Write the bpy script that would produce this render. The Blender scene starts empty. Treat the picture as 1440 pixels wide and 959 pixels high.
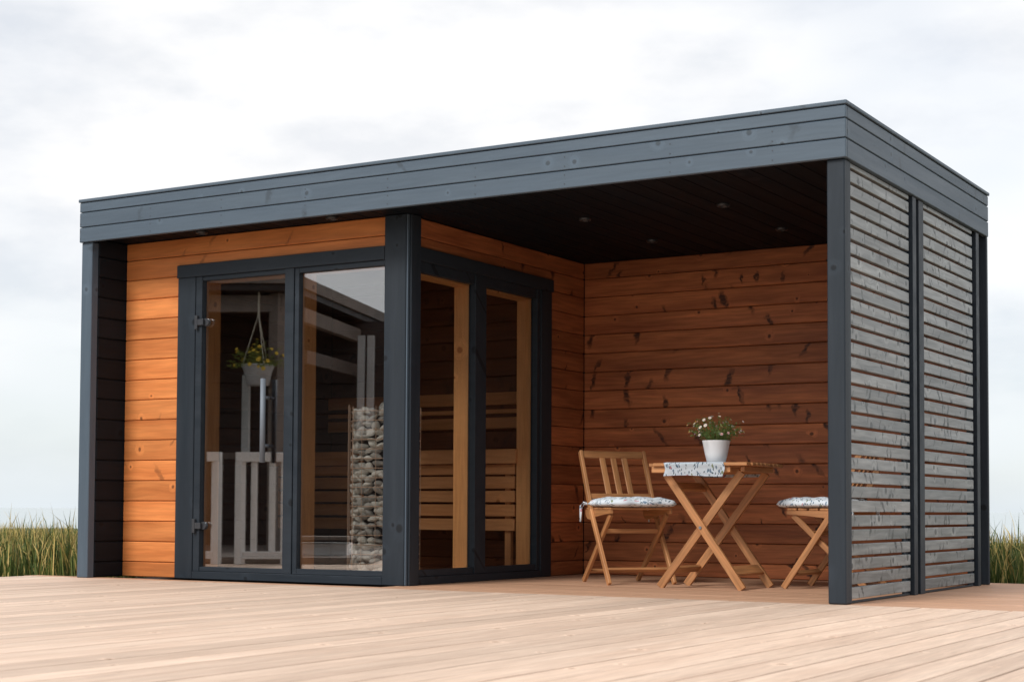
import bpy, bmesh, math, random
from mathutils import Vector, Matrix
random.seed(7)
S = bpy.context.scene
COL = S.collection
R = math.radians

# ------------------------------------------------------------------ camera
CAM = Vector((2.6119, -7.5030, 0.4501))
YAW, PITCH, ROLL, FPX, SHY = 0.5399, 0.0430, 0.0049, 2267.7, 0.0968
fw = Vector((-math.sin(YAW), math.cos(YAW), 0)); rt = Vector((fw.y, -fw.x, 0)); up = Vector((0, 0, 1))
fw2 = fw*math.cos(PITCH) + up*math.sin(PITCH); up2 = up*math.cos(PITCH) - fw*math.sin(PITCH)
r2 = rt*math.cos(ROLL) + up2*math.sin(ROLL); u2 = up2*math.cos(ROLL) - rt*math.sin(ROLL)
cd = bpy.data.cameras.new('camera'); cam = bpy.data.objects.new('camera', cd); COL.objects.link(cam)
M = Matrix((r2, u2, -fw2)).transposed().to_4x4(); M.translation = CAM
cam.matrix_world = M
cd.sensor_fit = 'HORIZONTAL'; cd.sensor_width = 36; cd.lens = FPX/1440*36
cd.shift_y = SHY; cd.clip_start = 0.05; cd.clip_end = 5000
cd.dof.use_dof = True; cd.dof.focus_distance = 9.6; cd.dof.aperture_fstop = 5.6
S.camera = cam

# ------------------------------------------------------------------ world and sun
SUN_EL, SUN_AZ = R(42), R(194)          # azimuth clockwise from +y
w = bpy.data.worlds.new('World'); S.world = w; w.use_nodes = True
nt = w.node_tree; N = nt.nodes; Lk = nt.links; N.clear()
def nn(t, **k):
    n = N.new(t)
    for a, b in k.items(): setattr(n, a, b)
    return n
out = nn('ShaderNodeOutputWorld'); mixs = nn('ShaderNodeMixShader')
sky = nn('ShaderNodeTexSky', sky_type='NISHITA', sun_disc=False, sun_elevation=SUN_EL, sun_rotation=SUN_AZ)
b1 = nn('ShaderNodeBackground'); b1.inputs['Strength'].default_value = 0.12
Lk.new(sky.outputs[0], b1.inputs[0])
b2 = nn('ShaderNodeBackground'); b2.inputs['Strength'].default_value = .93
tc = nn('ShaderNodeTexCoord')
mp = nn('ShaderNodeMapping'); mp.inputs['Scale'].default_value = (2.2, 2.2, 5.5); mp.inputs['Location'].default_value = (3.1, .4, .2)
Lk.new(tc.outputs['Generated'], mp.inputs[0])
n1 = nn('ShaderNodeTexNoise'); n1.inputs['Scale'].default_value = 3.0; n1.inputs['Detail'].default_value = 7; n1.inputs['Roughness'].default_value = .55
Lk.new(mp.outputs[0], n1.inputs[0])
cr = nn('ShaderNodeValToRGB')
e = cr.color_ramp.elements
e[0].position = .36; e[0].color = (.82, .84, .875, 1); e[1].position = .57; e[1].color = (1.0, 1.0, 1.0, 1)
m_ = cr.color_ramp.elements.new(.47); m_.color = (.93, .935, .95, 1)
Lk.new(n1.outputs['Fac'], cr.inputs[0])
# the air near the horizon is a paler, cooler veil of cloud
sx = nn('ShaderNodeSeparateXYZ'); Lk.new(tc.outputs['Generated'], sx.inputs[0])
mr = nn('ShaderNodeMapRange'); mr.inputs['From Min'].default_value = 0.0; mr.inputs['From Max'].default_value = 0.15
mr.inputs['To Min'].default_value = 1; mr.inputs['To Max'].default_value = 0
Lk.new(sx.outputs['Z'], mr.inputs[0])
mxc = nn('ShaderNodeMix', data_type='RGBA'); mxc.inputs['B'].default_value = (.72, .80, .86, 1)
mf = nn('ShaderNodeMath', operation='MULTIPLY'); mf.inputs[1].default_value = .8
Lk.new(mr.outputs[0], mf.inputs[0]); Lk.new(mf.outputs[0], mxc.inputs['Factor'])
Lk.new(cr.outputs[0], mxc.inputs['A']); Lk.new(mxc.outputs['Result'], b2.inputs[0])
n2 = nn('ShaderNodeTexNoise'); n2.inputs['Scale'].default_value = 1.1; n2.inputs['Detail'].default_value = 4
Lk.new(mp.outputs[0], n2.inputs[0])
mr2 = nn('ShaderNodeMapRange'); mr2.inputs['From Min'].default_value = .30; mr2.inputs['From Max'].default_value = .5
mr2.inputs['To Min'].default_value = .72; mr2.inputs['To Max'].default_value = 1
Lk.new(n2.outputs['Fac'], mr2.inputs[0]); Lk.new(mr2.outputs[0], mixs.inputs[0])
Lk.new(b1.outputs[0], mixs.inputs[1]); Lk.new(b2.outputs[0], mixs.inputs[2]); Lk.new(mixs.outputs[0], out.inputs[0])
sd = bpy.data.lights.new('sun', 'SUN'); sd.energy = 2.1; sd.angle = R(18); sd.color = (1, .95, .88)
so = bpy.data.objects.new('sun', sd); COL.objects.link(so)
dirs = Vector((math.sin(SUN_AZ)*math.cos(SUN_EL), math.cos(SUN_AZ)*math.cos(SUN_EL), math.sin(SUN_EL)))
so.rotation_euler = (-dirs).to_track_quat('-Z', 'Y').to_euler(); so.location = dirs*30
vs = S.view_settings; vs.view_transform = 'Standard'; vs.look = 'None'; vs.gamma = 1; vs.use_curve_mapping = False
vs.exposure = 0.2
S.cycles.use_denoising = True
S.cycles.max_bounces = 7; S.cycles.diffuse_bounces = 4; S.cycles.glossy_bounces = 4
S.cycles.transparent_max_bounces = 12; S.cycles.transmission_bounces = 4
S.cycles.caustics_reflective = False; S.cycles.caustics_refractive = False

# ------------------------------------------------------------------ materials
def newmat(name):
    m = bpy.data.materials.new(name); m.use_nodes = True
    t = m.node_tree; b = t.nodes['Principled BSDF']
    return m, t, b
def simple(name, col, rough=.5, metal=0, spec=.5, var=0.0, scale=20, bump=0.0):
    m, t, b = newmat(name)
    b.inputs['Base Color'].default_value = (*col, 1); b.inputs['Roughness'].default_value = rough
    b.inputs['Metallic'].default_value = metal; b.inputs['Specular IOR Level'].default_value = spec
    if var or bump:
        tc = t.nodes.new('ShaderNodeTexCoord'); n = t.nodes.new('ShaderNodeTexNoise')
        n.inputs['Scale'].default_value = scale; n.inputs['Detail'].default_value = 5
        t.links.new(tc.outputs['Object'], n.inputs[0])
        r = t.nodes.new('ShaderNodeMapRange'); r.inputs['From Min'].default_value = .3; r.inputs['From Max'].default_value = .7
        r.inputs['To Min'].default_value = 1-var; r.inputs['To Max'].default_value = 1+var
        t.links.new(n.outputs['Fac'], r.inputs[0])
        v = t.nodes.new('ShaderNodeVectorMath'); v.operation = 'SCALE'; v.inputs[0].default_value = col
        t.links.new(r.outputs[0], v.inputs['Scale']); t.links.new(v.outputs[0], b.inputs['Base Color'])
        if bump:
            bp = t.nodes.new('ShaderNodeBump'); bp.inputs['Strength'].default_value = bump; bp.inputs['Distance'].default_value = .004
            t.links.new(n.outputs['Fac'], bp.inputs['Height']); t.links.new(bp.outputs[0], b.inputs['Normal'])
    return m

def wood(name, c1, c2, knotc, rough=.55, spec=.4, stretch=16, gscale=9, knot=.13, kdens=.45, kscale=6.0,
         slash=0.0, slashk=.8, tonevar=.18, bump=.15, streak=.5, fade=None):
    """planks run along local X; grain, knots and branch marks are 3-D and differ from piece to piece"""
    m, t, b = newmat(name); A = t.nodes.new; L = t.links.new
    def math_(op, a, bb=None, clamp=False):
        n = A('ShaderNodeMath'); n.operation = op; n.use_clamp = clamp
        for i, v in enumerate((a, bb)):
            if v is None: continue
            if isinstance(v, (int, float)): n.inputs[i].default_value = v
            else: L(v, n.inputs[i])
        return n.outputs[0]
    def mapr(v, a, bb, c=0., d=1.):
        n = A('ShaderNodeMapRange'); n.inputs[1].default_value = a; n.inputs[2].default_value = bb
        n.inputs[3].default_value = c; n.inputs[4].default_value = d; L(v, n.inputs[0]); return n.outputs[0]
    def mix(f, a, bb):
        n = A('ShaderNodeMix'); n.data_type = 'RGBA'
        if isinstance(f, float): n.inputs['Factor'].default_value = f
        else: L(f, n.inputs['Factor'])
        for k, v in (('A', a), ('B', bb)):
            if isinstance(v, tuple): n.inputs[k].default_value = (*v, 1)
            else: L(v, n.inputs[k])
        return n.outputs['Result']
    tc = A('ShaderNodeTexCoord'); oi = A('ShaderNodeObjectInfo')
    cb = A('ShaderNodeCombineXYZ')
    L(math_('MULTIPLY', oi.outputs['Random'], 71.3), cb.inputs[0]); L(math_('MULTIPLY', oi.outputs['Random'], 37.7), cb.inputs[1]); L(math_('MULTIPLY', oi.outputs['Random'], 53.1), cb.inputs[2])
    ad = A('ShaderNodeVectorMath'); ad.operation = 'ADD'; L(tc.outputs['Object'], ad.inputs[0]); L(cb.outputs[0], ad.inputs[1])
    P = ad.outputs[0]
    # slow wobble so nothing is perfectly straight
    wn = A('ShaderNodeTexNoise'); wn.inputs['Scale'].default_value = 3.; L(P, wn.inputs[0])
    wv = A('ShaderNodeVectorMath'); wv.operation = 'MULTIPLY_ADD'; L(wn.outputs['Color'], wv.inputs[0]); wv.inputs[1].default_value = (.05, .03, .03); L(P, wv.inputs[2])
    # knots, laid out on the board's face (x along it, y+z across it)
    sp = A('ShaderNodeSeparateXYZ'); L(wv.outputs[0], sp.inputs[0]); yz = math_('ADD', sp.outputs[1], sp.outputs[2])
    face = A('ShaderNodeCombineXYZ'); L(sp.outputs[0], face.inputs[0]); L(yz, face.inputs[1])
    vo = A('ShaderNodeTexVoronoi'); vo.voronoi_dimensions = '2D'; vo.inputs['Scale'].default_value = kscale; L(face.outputs[0], vo.inputs['Vector'])
    keep = A('ShaderNodeSeparateColor'); L(vo.outputs['Color'], keep.inputs[0])
    kp = math_('LESS_THAN', keep.outputs[0], kdens)
    size = mapr(keep.outputs[1], 0, 1, knot*.4, knot*1.2)
    kd = math_('DIVIDE', vo.outputs['Distance'], size)
    kmask = math_('MULTIPLY', mapr(kd, 1.15, .7), kp)
    halo = math_('MULTIPLY', mapr(kd, 3.4, .8), kp)
    # grain, bent round the knots
    mg = A('ShaderNodeMapping'); mg.inputs['Scale'].default_value = (gscale/stretch, gscale, gscale); L(wv.outputs[0], mg.inputs[0])
    gof = A('ShaderNodeVectorMath'); gof.operation = 'ADD'; L(mg.outputs[0], gof.inputs[0])
    hs = A('ShaderNodeCombineXYZ'); L(math_('MULTIPLY', halo, .5), hs.inputs[2]); L(math_('MULTIPLY', halo, .5), hs.inputs[1]); L(hs.outputs[0], gof.inputs[1])
    g = A('ShaderNodeTexNoise'); g.inputs['Scale'].default_value = 1.; g.inputs['Detail'].default_value = 5; g.inputs['Roughness'].default_value = .6; L(gof.outputs[0], g.inputs[0])
    g2 = A('ShaderNodeTexNoise'); g2.inputs['Scale'].default_value = 7; g2.inputs['Detail'].default_value = 3; L(gof.outputs[0], g2.inputs[0])
    mb = A('ShaderNodeMapping'); mb.inputs['Scale'].default_value = (1.3, 11, 11); L(wv.outputs[0], mb.inputs[0])
    nb = A('ShaderNodeTexNoise'); nb.inputs['Scale'].default_value = 1; nb.inputs['Detail'].default_value = 2; L(mb.outputs[0], nb.inputs[0])
    gm = math_('ADD', math_('MULTIPLY', mapr(g.outputs['Fac'], .32, .68), .55), math_('MULTIPLY', mapr(nb.outputs['Fac'], .35, .65), .45))
    col = mix(gm, c1, c2)
    st = mapr(g2.outputs['Fac'], .35, .7, 1 - .28*streak, 1 + .14*streak)
    tone = math_('MULTIPLY', st, mapr(oi.outputs['Random'], 0, 1, 1-tonevar, 1+tonevar))
    sc = A('ShaderNodeVectorMath'); sc.operation = 'SCALE'; L(col, sc.inputs[0]); L(tone, sc.inputs['Scale'])
    col = sc.outputs[0]
    if slash:
        # spike knots: branches cut lengthways, dark slanting marks across the board
        lean = mapr(oi.outputs['Random'], 0, 1, -.9, .9)
        shx = math_('ADD', sp.outputs[0], math_('MULTIPLY', yz, lean))
        f2 = A('ShaderNodeCombineXYZ'); rg = A('ShaderNodeTexNoise'); rg.inputs['Scale'].default_value = 26; rg.inputs['Detail'].default_value = 2; L(P, rg.inputs[0])
        L(math_('MULTIPLY', math_('ADD', shx, mapr(rg.outputs['Fac'], .3, .7, -.014, .014)), kscale*1.75), f2.inputs[0]); L(math_('MULTIPLY', yz, kscale*.55), f2.inputs[1])
        v2 = A('ShaderNodeTexVoronoi'); v2.voronoi_dimensions = '2D'; v2.inputs['Scale'].default_value = 1; L(f2.outputs[0], v2.inputs['Vector'])
        s2 = A('ShaderNodeSeparateColor'); L(v2.outputs['Color'], s2.inputs[0])
        th = mapr(s2.outputs[1], 0, 1, .09, .26)
        sm = math_('MULTIPLY', mapr(math_('DIVIDE', v2.outputs['Distance'], th), 1.3, .55), math_('LESS_THAN', s2.outputs[0], slash))
        sm = math_('MULTIPLY', sm, mapr(g2.outputs['Fac'], .3, .55, .35, 1))
        col = mix(math_('MULTIPLY', sm, slashk), col, knotc)
    fl = A('ShaderNodeVectorMath'); fl.operation = 'SCALE'; L(col, fl.inputs[0]); L(mapr(halo, 0, .6, 1, 1.16), fl.inputs['Scale']); col = fl.outputs[0]
    col = mix(math_('MULTIPLY', kmask, .8), col, knotc)
    L(col, b.inputs['Base Color'])
    b.inputs['Specular IOR Level'].default_value = spec
    L(mapr(g.outputs['Fac'], .3, .7, rough-.07, rough+.09), b.inputs['Roughness'])
    bp = A('ShaderNodeBump'); bp.inputs['Strength'].default_value = bump; bp.inputs['Distance'].default_value = .002
    hh = math_('ADD', g2.outputs['Fac'], math_('MULTIPLY', kmask, .8)); L(hh, bp.inputs['Height']); L(bp.outputs[0], b.inputs['Normal'])
    return m

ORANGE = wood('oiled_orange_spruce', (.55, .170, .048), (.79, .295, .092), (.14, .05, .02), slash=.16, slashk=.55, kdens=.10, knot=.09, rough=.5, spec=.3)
ORANGE_SHADE = wood('shaded_orange_spruce', (.28, .082, .032), (.60, .205, .078), (.028, .010, .007), slash=.30, slashk=.92, kdens=.14, knot=.08, rough=.5, spec=.3, tonevar=.20, streak=.9)  # same orange spruce on the porch walls, porch shade painted into a darker colour
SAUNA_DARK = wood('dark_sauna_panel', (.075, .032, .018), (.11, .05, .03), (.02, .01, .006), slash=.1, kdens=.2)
BENCH = wood('alder_bench_wood', (.68, .31, .12), (.80, .42, .19), (.25, .10, .04), kdens=.05, tonevar=.08)
CASING = wood('pale_casing_pine', (.68, .33, .12), (.80, .43, .18), (.3, .1, .03), kdens=.12, tonevar=.05)
DECKM = wood('pale_larch_decking', (.62, .45, .345), (.76, .59, .47), (.30, .17, .10), kdens=.14, knot=.07, kscale=5.0, rough=.62, spec=.25, tonevar=.12, stretch=30, gscale=16, streak=.55)
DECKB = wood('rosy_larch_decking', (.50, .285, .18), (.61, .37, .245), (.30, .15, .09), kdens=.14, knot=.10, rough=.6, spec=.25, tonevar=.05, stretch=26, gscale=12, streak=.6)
PAINT = wood('slate_blue_paint', (.068, .100, .138), (.084, .119, .158), (.035, .048, .062), kdens=.22, knot=.09, slash=.1, slashk=.6, rough=.5, spec=.45, tonevar=.05, streak=.25, bump=.3)
PAINT_D = wood('charcoal_paint', (.017, .025, .035), (.028, .037, .049), (.006, .008, .011), kdens=.28, knot=.13, rough=.5, spec=.26, tonevar=.06, streak=.25, bump=.3)
CLAD_D = wood('black_brown_cladding', (.006, .0085, .012), (.0095, .0125, .017), (.004, .004, .005), kdens=.2, rough=.6, spec=.15, bump=.3)
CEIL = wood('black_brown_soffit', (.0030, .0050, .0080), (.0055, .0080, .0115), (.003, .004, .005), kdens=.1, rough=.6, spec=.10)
SLATM = wood('grey_stained_slat', (.115, .130, .136), (.34, .365, .37), (.022, .028, .032), slash=.66, slashk=.97, kdens=.30, knot=.18, kscale=9.0, rough=.42, spec=.6, tonevar=.14, streak=1.0, bump=.35)
TEAK = wood('acacia_furniture', (.38, .165, .065), (.58, .29, .125), (.15, .05, .02), kdens=.04, rough=.45, spec=.4, tonevar=.12, streak=1.0)
BLACKM = simple('recess_black', (.012, .012, .013), .7)
UNDER = simple('underframe_timber', (.05, .022, .014), .9)
METAL = simple('brushed_steel', (.17, .20, .24), .6, metal=.2)
LAMPM = simple('black_lamp_ring', (.02, .02, .024), .4)
HINGE = simple('dark_grey_metal', (.06, .065, .075), .35, metal=.3)
WHITE = simple('white_glazed_pot', (.78, .79, .82), .35, var=.03, scale=8)
NEIGH_WHITE = simple('white_painted_timber', (.84, .84, .83), .5, var=.05, scale=6)
NEIGH_DARK = wood('brown_black_timber', (.022, .014, .012), (.035, .022, .018), (.01, .006, .005), kdens=.2)
NEIGH_GREY = simple('pale_grey_cloth', (.42, .42, .42), .8, var=.1, scale=5)
NEIGH_DIM = simple('dim_brown_beam', (.085, .062, .052), .7, var=.2, scale=5)
NEIGH_MID = simple('weathered_brown_beam', (.17, .135, .115), .7, var=.2, scale=5)
ROOFM = simple('roof_membrane', (.10, .10, .105), .8, var=.15, scale=12)
SOIL = simple('dark_soil', (.05, .032, .02), .95, var=.4, scale=60, bump=.6)
LEAF = simple('daisy_foliage', (.10, .16, .035), .6, var=.4, scale=40)
LEAF2 = simple('basket_foliage', (.16, .20, .03), .6, var=.4, scale=30)
PETW = simple('pale_petals', (.80, .74, .74), .6)
PETP = simple('pink_petals', (.72, .42, .52), .6)
PETY = simple('yellow_petals', (.75, .50, .04), .6)
CORD = simple('cream_cord', (.6, .55, .45), .8)
WIRE = simple('cage_wire', (.78, .58, .44), .4)
STONE = simple('pale_rounded_stone', (.68, .70, .66), .75, var=.3, scale=14, bump=.5)
# stones differ from one to the next
_t = STONE.node_tree; _o = _t.nodes.new('ShaderNodeObjectInfo'); _h = _t.nodes.new('ShaderNodeHueSaturation')
_b = _t.nodes['Principled BSDF']; _src = _b.inputs['Base Color'].links[0].from_socket
_r = _t.nodes.new('ShaderNodeMapRange'); _r.inputs[3].default_value = .55; _r.inputs[4].default_value = 1.5
_t.links.new(_o.outputs['Random'], _r.inputs[0]); _t.links.new(_r.outputs[0], _h.inputs['Value'])
_t.links.new(_src, _h.inputs['Color']); _t.links.new(_h.outputs[0], _b.inputs['Base Color'])

def glassmat(name, base, tint):
    m = bpy.data.materials.new(name); m.use_nodes = True; t = m.node_tree; t.nodes.clear()
    o = t.nodes.new('ShaderNodeOutputMaterial'); mx = t.nodes.new('ShaderNodeMixShader')
    tr = t.nodes.new('ShaderNodeBsdfTransparent'); tr.inputs[0].default_value = (*tint, 1)
    gl = t.nodes.new('ShaderNodeBsdfGlossy'); gl.inputs['Roughness'].default_value = 0.0; gl.inputs[0].default_value = (.96, .98, 1, 1)
    lw = t.nodes.new('ShaderNodeLayerWeight'); pw_ = t.nodes.new('ShaderNodeMath'); pw_.operation = 'POWER'; pw_.inputs[1].default_value = 5
    t.links.new(lw.outputs['Facing'], pw_.inputs[0])
    ma = t.nodes.new('ShaderNodeMath'); ma.operation = 'MULTIPLY_ADD'; ma.inputs[1].default_value = .9; ma.inputs[2].default_value = base; ma.use_clamp = True
    t.links.new(pw_.outputs[0], ma.inputs[0]); t.links.new(ma.outputs[0], mx.inputs[0])
    t.links.new(tr.outputs[0], mx.inputs[1]); t.links.new(gl.outputs[0], mx.inputs[2]); t.links.new(mx.outputs[0], o.inputs[0])
    return m
GLASS = glassmat('coated_glass', .215, (.86, .85, .84))
GLASS_S = glassmat('tinted_side_glass', .03, (.86, .85, .84))

def fabric(name):
    m, t, b = newmat(name); A = t.nodes.new; L = t.links.new
    tc = A('ShaderNodeTexCoord')
    n = A('ShaderNodeTexNoise'); n.inputs['Scale'].default_value = 16; n.inputs['Detail'].default_value = 2; L(tc.outputs['Object'], n.inputs[0])
    mp_ = A('ShaderNodeVectorMath'); mp_.operation = 'MULTIPLY_ADD'; L(n.outputs['Color'], mp_.inputs[0]); mp_.inputs[1].default_value = (.05, .05, .05); L(tc.outputs['Object'], mp_.inputs[2])
    src = (.76, .85, .94)
    last = None
    for sc_, col, th, den in ((88, (.10, .16, .21), .30, .75), (62, (.20, .30, .42), .30, .65), (44, (.28, .34, .22), .22, .35), (36, (.60, .30, .36), .16, .35)):
        mp2 = A('ShaderNodeMapping'); mp2.inputs['Scale'].default_value = (1.0, .32, .42); mp2.inputs['Rotation'].default_value = (.3, .5, .4+sc_*.3); L(mp_.outputs[0], mp2.inputs[0])
        v = A('ShaderNodeTexVoronoi'); v.inputs['Scale'].default_value = sc_; L(mp2.outputs[0], v.inputs['Vector'])
        s = A('ShaderNodeSeparateColor'); L(v.outputs['Color'], s.inputs[0])
        lt = A('ShaderNodeMath'); lt.operation = 'LESS_THAN'; L(v.outputs['Distance'], lt.inputs[0]); lt.inputs[1].default_value = th
        l2 = A('ShaderNodeMath'); l2.operation = 'LESS_THAN'; L(s.outputs[0], l2.inputs[0]); l2.inputs[1].default_value = den
        mm = A('ShaderNodeMath'); mm.operation = 'MULTIPLY'; L(lt.outputs[0], mm.inputs[0]); L(l2.outputs[0], mm.inputs[1])
        mx = A('ShaderNodeMix'); mx.data_type = 'RGBA'; L(mm.outputs[0], mx.inputs['Factor'])
        if last is None: mx.inputs['A'].default_value = (*src, 1)
        else: L(last, mx.inputs['A'])
        mx.inputs['B'].default_value = (*col, 1); last = mx.outputs['Result']
    L(last, b.inputs['Base Color']); b.inputs['Roughness'].default_value = .85; b.inputs['Specular IOR Level'].default_value = .2
    return m
FABRIC = fabric('sprig_print_cotton')

# ------------------------------------------------------------------ helpers
def tag(o, label=None, cat=None, group=None, kind=None):
    if label: o['label'] = label
    if cat: o['category'] = cat
    if group: o['group'] = group
    if kind: o['kind'] = kind
    return o
def empty(name, loc, rz=0, **k):
    o = bpy.data.objects.new(name, None); COL.objects.link(o); o.location = loc; o.rotation_euler = (0, 0, rz)
    o.empty_display_size = .2
    return tag(o, **k)
_cache = {}
def cbox_data(lx, ly, lz, ch, mat):
    key = (round(lx, 4), round(ly, 4), round(lz, 4), round(ch, 4), mat.name)
    if key in _cache: return _cache[key]
    ch = min(ch, .45*min(lx, ly, lz))
    h = (lx/2, ly/2, lz/2); vs = []; idx = {}
    for sx in (-1, 1):
        for sy in (-1, 1):
            for sz in (-1, 1):
                s = (sx, sy, sz)
                for a in range(3):
                    v = [s[i]*(h[i] - (0 if i == a else ch)) for i in range(3)]
                    idx[(s, a)] = len(vs); vs.append(v)
    fs = []
    for a in range(3):
        b, c = (a+1) % 3, (a+2) % 3
        for sa in (-1, 1):
            f = []
            for sb, sc in ((-1, -1), (1, -1), (1, 1), (-1, 1)):
                s = [0]*3; s[a] = sa; s[b] = sb; s[c] = sc; f.append(idx[(tuple(s), a)])
            fs.append(f if sa > 0 else f[::-1])
    for a in range(3):
        b, c = (a+1) % 3, (a+2) % 3
        for sb in (-1, 1):
            for sc in (-1, 1):
                s1 = [0]*3; s1[a] = -1; s1[b] = sb; s1[c] = sc; s2 = list(s1); s2[a] = 1
                f = [idx[(tuple(s1), b)], idx[(tuple(s2), b)], idx[(tuple(s2), c)], idx[(tuple(s1), c)]]
                fs.append(f if sb*sc < 0 else f[::-1])
    for sx in (-1, 1):
        for sy in (-1, 1):
            for sz in (-1, 1):
                s = (sx, sy, sz); f = [idx[(s, 0)], idx[(s, 1)], idx[(s, 2)]]
                fs.append(f if sx*sy*sz > 0 else f[::-1])
    me = bpy.data.meshes.new('chamfered_box'); me.from_pydata(vs, [], fs); me.materials.append(mat); me.validate()
    bm = bmesh.new(); bm.from_mesh(me); bmesh.ops.recalc_face_normals(bm, faces=bm.faces); bm.to_mesh(me); bm.free()
    _cache[key] = me
    return me
class Ctx: off = Vector((0, 0, 0))
def piece(name, parent, mat, lo, hi, axis='x', ch=.0025, jit=0.0):
    """box from lo to hi; its own local X runs along `axis` so the grain follows the board"""
    c = (Vector(lo) + Vector(hi))/2; d = [hi[i]-lo[i] for i in range(3)]
    if axis == 'x': dims = d; rot = (0, 0, 0)
    elif axis == 'y': dims = (d[1], d[0], d[2]); rot = (0, 0, R(90))
    else: dims = (d[2], d[1], d[0]); rot = (0, R(-90), 0)
    o = bpy.data.objects.new(name, cbox_data(*dims, ch, mat)); COL.objects.link(o)
    o.parent = parent; o.location = c - Ctx.off + Vector((random.uniform(-jit, jit), random.uniform(-jit, jit), random.uniform(-jit, jit))); o.rotation_euler = rot
    return o
def bar(name, parent, mat, p0, p1, wd, th, roll=(0, 0, 1), ch=.002):
    """bar from p0 to p1: wd across in the direction nearest `roll`, th the other way"""
    p0 = Vector(p0); p1 = Vector(p1); X = (p1-p0); l = X.length; X.normalize()
    Z = Vector(roll); Z = (Z - X*Z.dot(X)).normalized(); Y = Z.cross(X)
    o = bpy.data.objects.new(name, cbox_data(l, th, wd, ch, mat)); COL.objects.link(o); o.parent = parent
    m = Matrix((X, Y, Z)).transposed(); o.location = (p0+p1)/2 - Ctx.off; o.rotation_euler = m.to_euler()
    return o
def mesh_obj(name, bm, mat, parent=None, smooth=False):
    me = bpy.data.meshes.new(name); bm.to_mesh(me); bm.free()
    for mm in (mat if isinstance(mat, (list, tuple)) else [mat]): me.materials.append(mm)
    if smooth:
        for p in me.polygons: p.use_smooth = True
    o = bpy.data.objects.new(name, me); COL.objects.link(o); o.parent = parent
    return o
def bx(bm, lo, hi):
    r = bmesh.ops.create_cube(bm, size=1)['verts']
    for v in r:
        v.co = Vector([lo[i] + (v.co[i]+.5)*(hi[i]-lo[i]) for i in range(3)]) - Ctx.off
def boxes(name, parent, mat, lst, bev=.002):
    bm = bmesh.new()
    for lo, hi in lst: bx(bm, lo, hi)
    if bev: bmesh.ops.bevel(bm, geom=bm.edges[:], offset=bev, segments=1, affect='EDGES', clamp_overlap=True)
    return mesh_obj(name, bm, mat, parent)
def lathe(bm, prof, c, n=28, cap=True):
    rings = []
    for r, z in prof:
        rings.append([bm.verts.new((c[0]+r*math.cos(a), c[1]+r*math.sin(a), c[2]+z)) for a in [2*math.pi*i/n for i in range(n)]])
    for a, b in zip(rings, rings[1:]):
        for i in range(n): bm.faces.new((a[i], a[(i+1) % n], b[(i+1) % n], b[i]))
    if cap:
        bm.faces.new(rings[0][::-1]); bm.faces.new(rings[-1])
def tube(bm, pts, r, n=8):
    pts = [Vector(p) for p in pts]; rings = []
    for i, p in enumerate(pts):
        d = (pts[min(i+1, len(pts)-1)] - pts[max(i-1, 0)]).normalized()
        a = d.cross(Vector((0, 0, 1)) if abs(d.z) < .9 else Vector((1, 0, 0))).normalized(); b = d.cross(a)
        rings.append([bm.verts.new(p + a*r*math.cos(t) + b*r*math.sin(t)) for t in [2*math.pi*k/n for k in range(n)]])
    for a, b in zip(rings, rings[1:]):
        for k in range(n): bm.faces.new((a[k], a[(k+1) % n], b[(k+1) % n], b[k]))
    bm.faces.new(rings[0][::-1]); bm.faces.new(rings[-1])
def recalc(bm): bmesh.ops.recalc_face_normals(bm, faces=bm.faces)

# ------------------------------------------------------------------ ground, lake, grass
bm = bmesh.new()
n = 46
vv = {}
for i in range(n+1):
    for j in range(n+1):
        x = -34 + 68*i/n; y = -26 + 52*j/n
        vv[i, j] = bm.verts.new((x, y, -.16 + random.uniform(-.02, .02)))
for i in range(n):
    for j in range(n): bm.faces.new((vv[i, j], vv[i+1, j], vv[i+1, j+1], vv[i, j+1]))
GROUNDM = simple('meadow_soil', (.075, .085, .03), .95, var=.4, scale=3)
g = mesh_obj('ground', bm, GROUNDM); tag(g, 'rough meadow ground under the tall grass around the deck', kind='structure')
bm = bmesh.new(); bmesh.ops.create_grid(bm, x_segments=2, y_segments=2, size=2500)
for v in bm.verts: v.co.z = -.32
LAKEM, t_, b_ = newmat('pale_water'); b_.inputs['Base Color'].default_value = (.35, .42, .44, 1); b_.inputs['Roughness'].default_value = .18
nz = t_.nodes.new('ShaderNodeTexNoise'); nz.inputs['Scale'].default_value = .8; bp_ = t_.nodes.new('ShaderNodeBump'); bp_.inputs['Strength'].default_value = .15
tcw = t_.nodes.new('ShaderNodeTexCoord'); t_.links.new(tcw.outputs['Object'], nz.inputs[0]); t_.links.new(nz.outputs['Fac'], bp_.inputs['Height']); t_.links.new(bp_.outputs[0], b_.inputs['Normal'])
lk = mesh_obj('lake', bm, LAKEM); tag(lk, 'pale still water reaching the misty horizon', kind='structure')

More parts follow.
